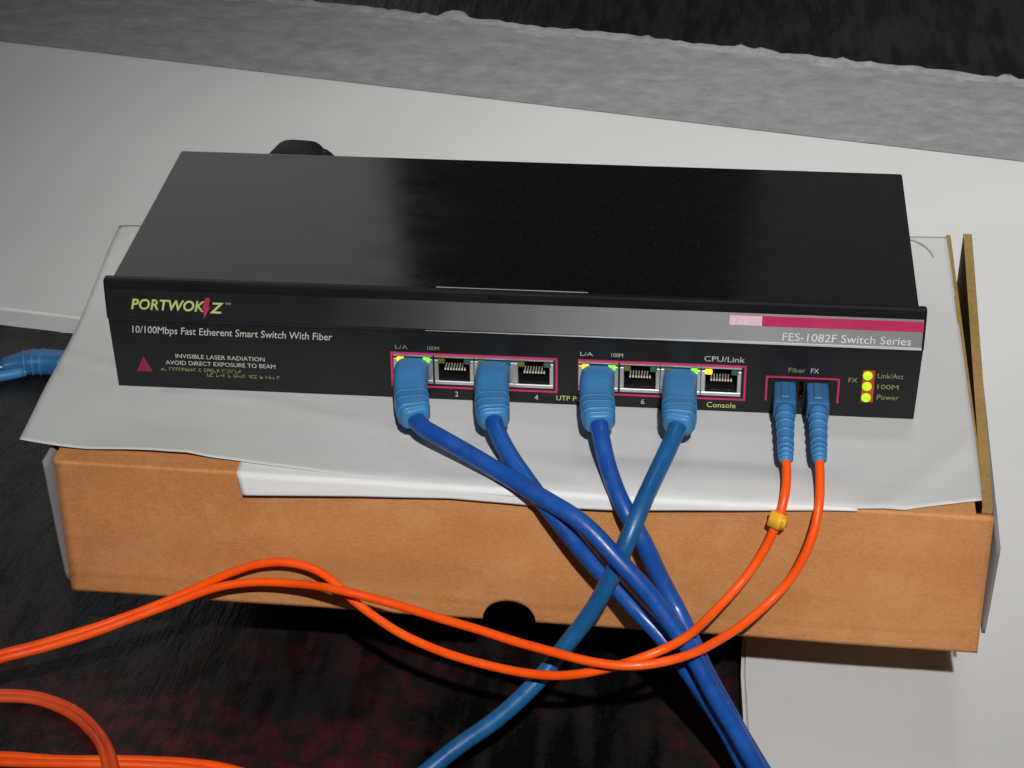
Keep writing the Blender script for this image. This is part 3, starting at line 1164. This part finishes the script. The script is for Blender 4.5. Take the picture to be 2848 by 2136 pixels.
# ------------------------------------------------------------------ loose cables on the table
# doubled orange leads at the lower left corner
t = thing('orange_cable', 'orange twin cable curving down at the lower left corner on the dark table', 'cable')
T1 = [[-230, -53, -107.0], [-201.0, -51.9, -107.0], [-190.3, -51.2, -107.0], [-175.9, -51.4, -107.0], [-162.8, -56.3, -107.0], [-150.9, -67.3, -106.0], [-141.5, -80.8, -103.2], [-134.5, -96.6, -103.2], [-130.5, -108.5, -106], [-126, -130, -107], [-120, -170, -107]]
c = relax(catmull(T1, 10), 10)
for s in (-1, 1):
    pp = []
    for i, p in enumerate(c):
        tt = (c[min(i + 1, len(c) - 1)] - c[max(i - 1, 0)]).normalized()
        sd = tt.cross(Vector((0, 0, 1))).normalized()
        pp.append(p + sd * s * 1.5 + Vector((0, 0, -1.3)))
    tube('strand', pp, 1.62, 'orange_red', t, 12)
t = thing('orange_cable', 'bright orange twin cable running along the bottom left edge, under the curved one', 'cable')
T2 = [[-230, -88, -107], [-189.7, -86.8, -107.0], [-179.6, -85.9, -107.0], [-160.5, -86.1, -107.0], [-140.1, -84.8, -107.0], [-121.6, -83.2, -107.0], [-104.3, -84.0, -107.0], [-86.4, -88.0, -107.0], [-68.3, -94.6, -107.0], [-40, -112, -107], [-20, -140, -107]]
c = relax(catmull(T2, 10), 10)
for s in (-1, 1):
    pp = []
    for i, p in enumerate(c):
        tt = (c[min(i + 1, len(c) - 1)] - c[max(i - 1, 0)]).normalized()
        sd = tt.cross(Vector((0, 0, 1))).normalized()
        pp.append(p + sd * s * 1.52 + Vector((0, 0, -1.35)))
    tube('strand', pp, 1.62, 'orange', t, 12)

# blue plug end poking in from the left edge
t = thing('network_cable', 'loose blue plug end lying on the dark table at the left edge', 'cable')
ax = catmull([(-262, 184.5, -105.2), (-256, 187, -104.8), (-248, 189.2, -104.6), (-240, 189.8, -104.6), (-233.6, 189, -104.6), (-231.6, 188.7, -104.6)], 6)


def lsect(i, n):
    u = i / (n - 1)
    a = interp(u, [(0, 3.6), (.2, 4.6), (.35, 6.2), (.8, 6.3), (.95, 5.6), (1, 4.4)])
    b = interp(u, [(0, 3.4), (.2, 4.2), (.35, 5.0), (.8, 5.0), (1, 4.0)])
    return rrect(a, b, min(a, b) * .7, 4)


bt = sweep('boot', ax, lsect, 'boot_dark', t)
for k in (9, 12, 15):
    tt = (ax[k + 1] - ax[k - 1]).normalized()
    q = lsect(k, len(ax))
    sweep('rib', [ax[k] - tt * .45, ax[k] + tt * .45], lambda i, n, q=q: [(a * 1.06, b * 1.06) for a, b in q], 'boot', bt)
cd_ = relax(catmull([(-258, 186, -105), (-268, 181.5, -105.6), (-285, 176, -106.5), (-310, 172, -107), (-380, 170, -107)], 8), 4)
tube('cord', cd_, 2.95, 'cord_b', t, 14)
cd2 = relax(catmull([(-252, 183.5, -107), (-262, 178, -107), (-285, 168, -107), (-330, 160, -107), (-380, 158, -107)], 8), 4)
t2 = thing('network_cable', 'second blue cord just below the loose plug at the left edge', 'cable')
tube('cord', cd2, 2.6, 'boot', t2, 14)
sweep('cut_end', [cd2[0], cd2[0] + (cd2[0] - cd2[1]).normalized() * 2.4], lambda i, n: circ(2.6 if i == 0 else 1.6, 14), 'boot', t2)

# ------------------------------------------------------------------ power lead behind the switch
t = thing('power_lead', 'black power plug and cord just behind the top left of the switch', 'power cable')
ax = [q + Vector((-3.5, 0, -4.2)) for q in [Vector((-97, 113.0, 33)), Vector((-97, 116, 33)), Vector((-97, 122, 33.4)), Vector((-97, 132, 33.2)), Vector((-96, 142, 32)), Vector((-95, 150, 30)), Vector((-94.5, 153, 29))]]


def psect(i, n):
    a = (11.8, 12.6, 12.6, 11.5, 8.5, 5.5, 4.2)[i]
    b = (12.2, 13.6, 14.2, 12.6, 8.8, 5.4, 4.2)[i]
    return rrect(a, b, min(a, b) * .75, 5)


sweep('plug', ax, psect, 'rubber', t)
tube('cord', relax(catmull([(-98.5, 150, 26), (-95, 162, 20), (-90, 178, -10), (-86, 190, -60), (-80, 206, -94), (-60, 225, -96), (0, 235, -96.2), (60, 222, -96.2)], 10), 8), 3.6, 'rubber', t)

# loose dark thread on the paper beside the back right corner of the switch
t = tube('thread', relax(catmull([(149.5, 143.5, .95), (154, 141.2, .95), (158, 137.2, .95), (160.6, 131.5, .95), (161.4, 127, .95)], 8), 3), .32, 'tie', None, 8)
tag(t, 'thin dark thread on the paper beside the back right corner of the switch', 'thread')
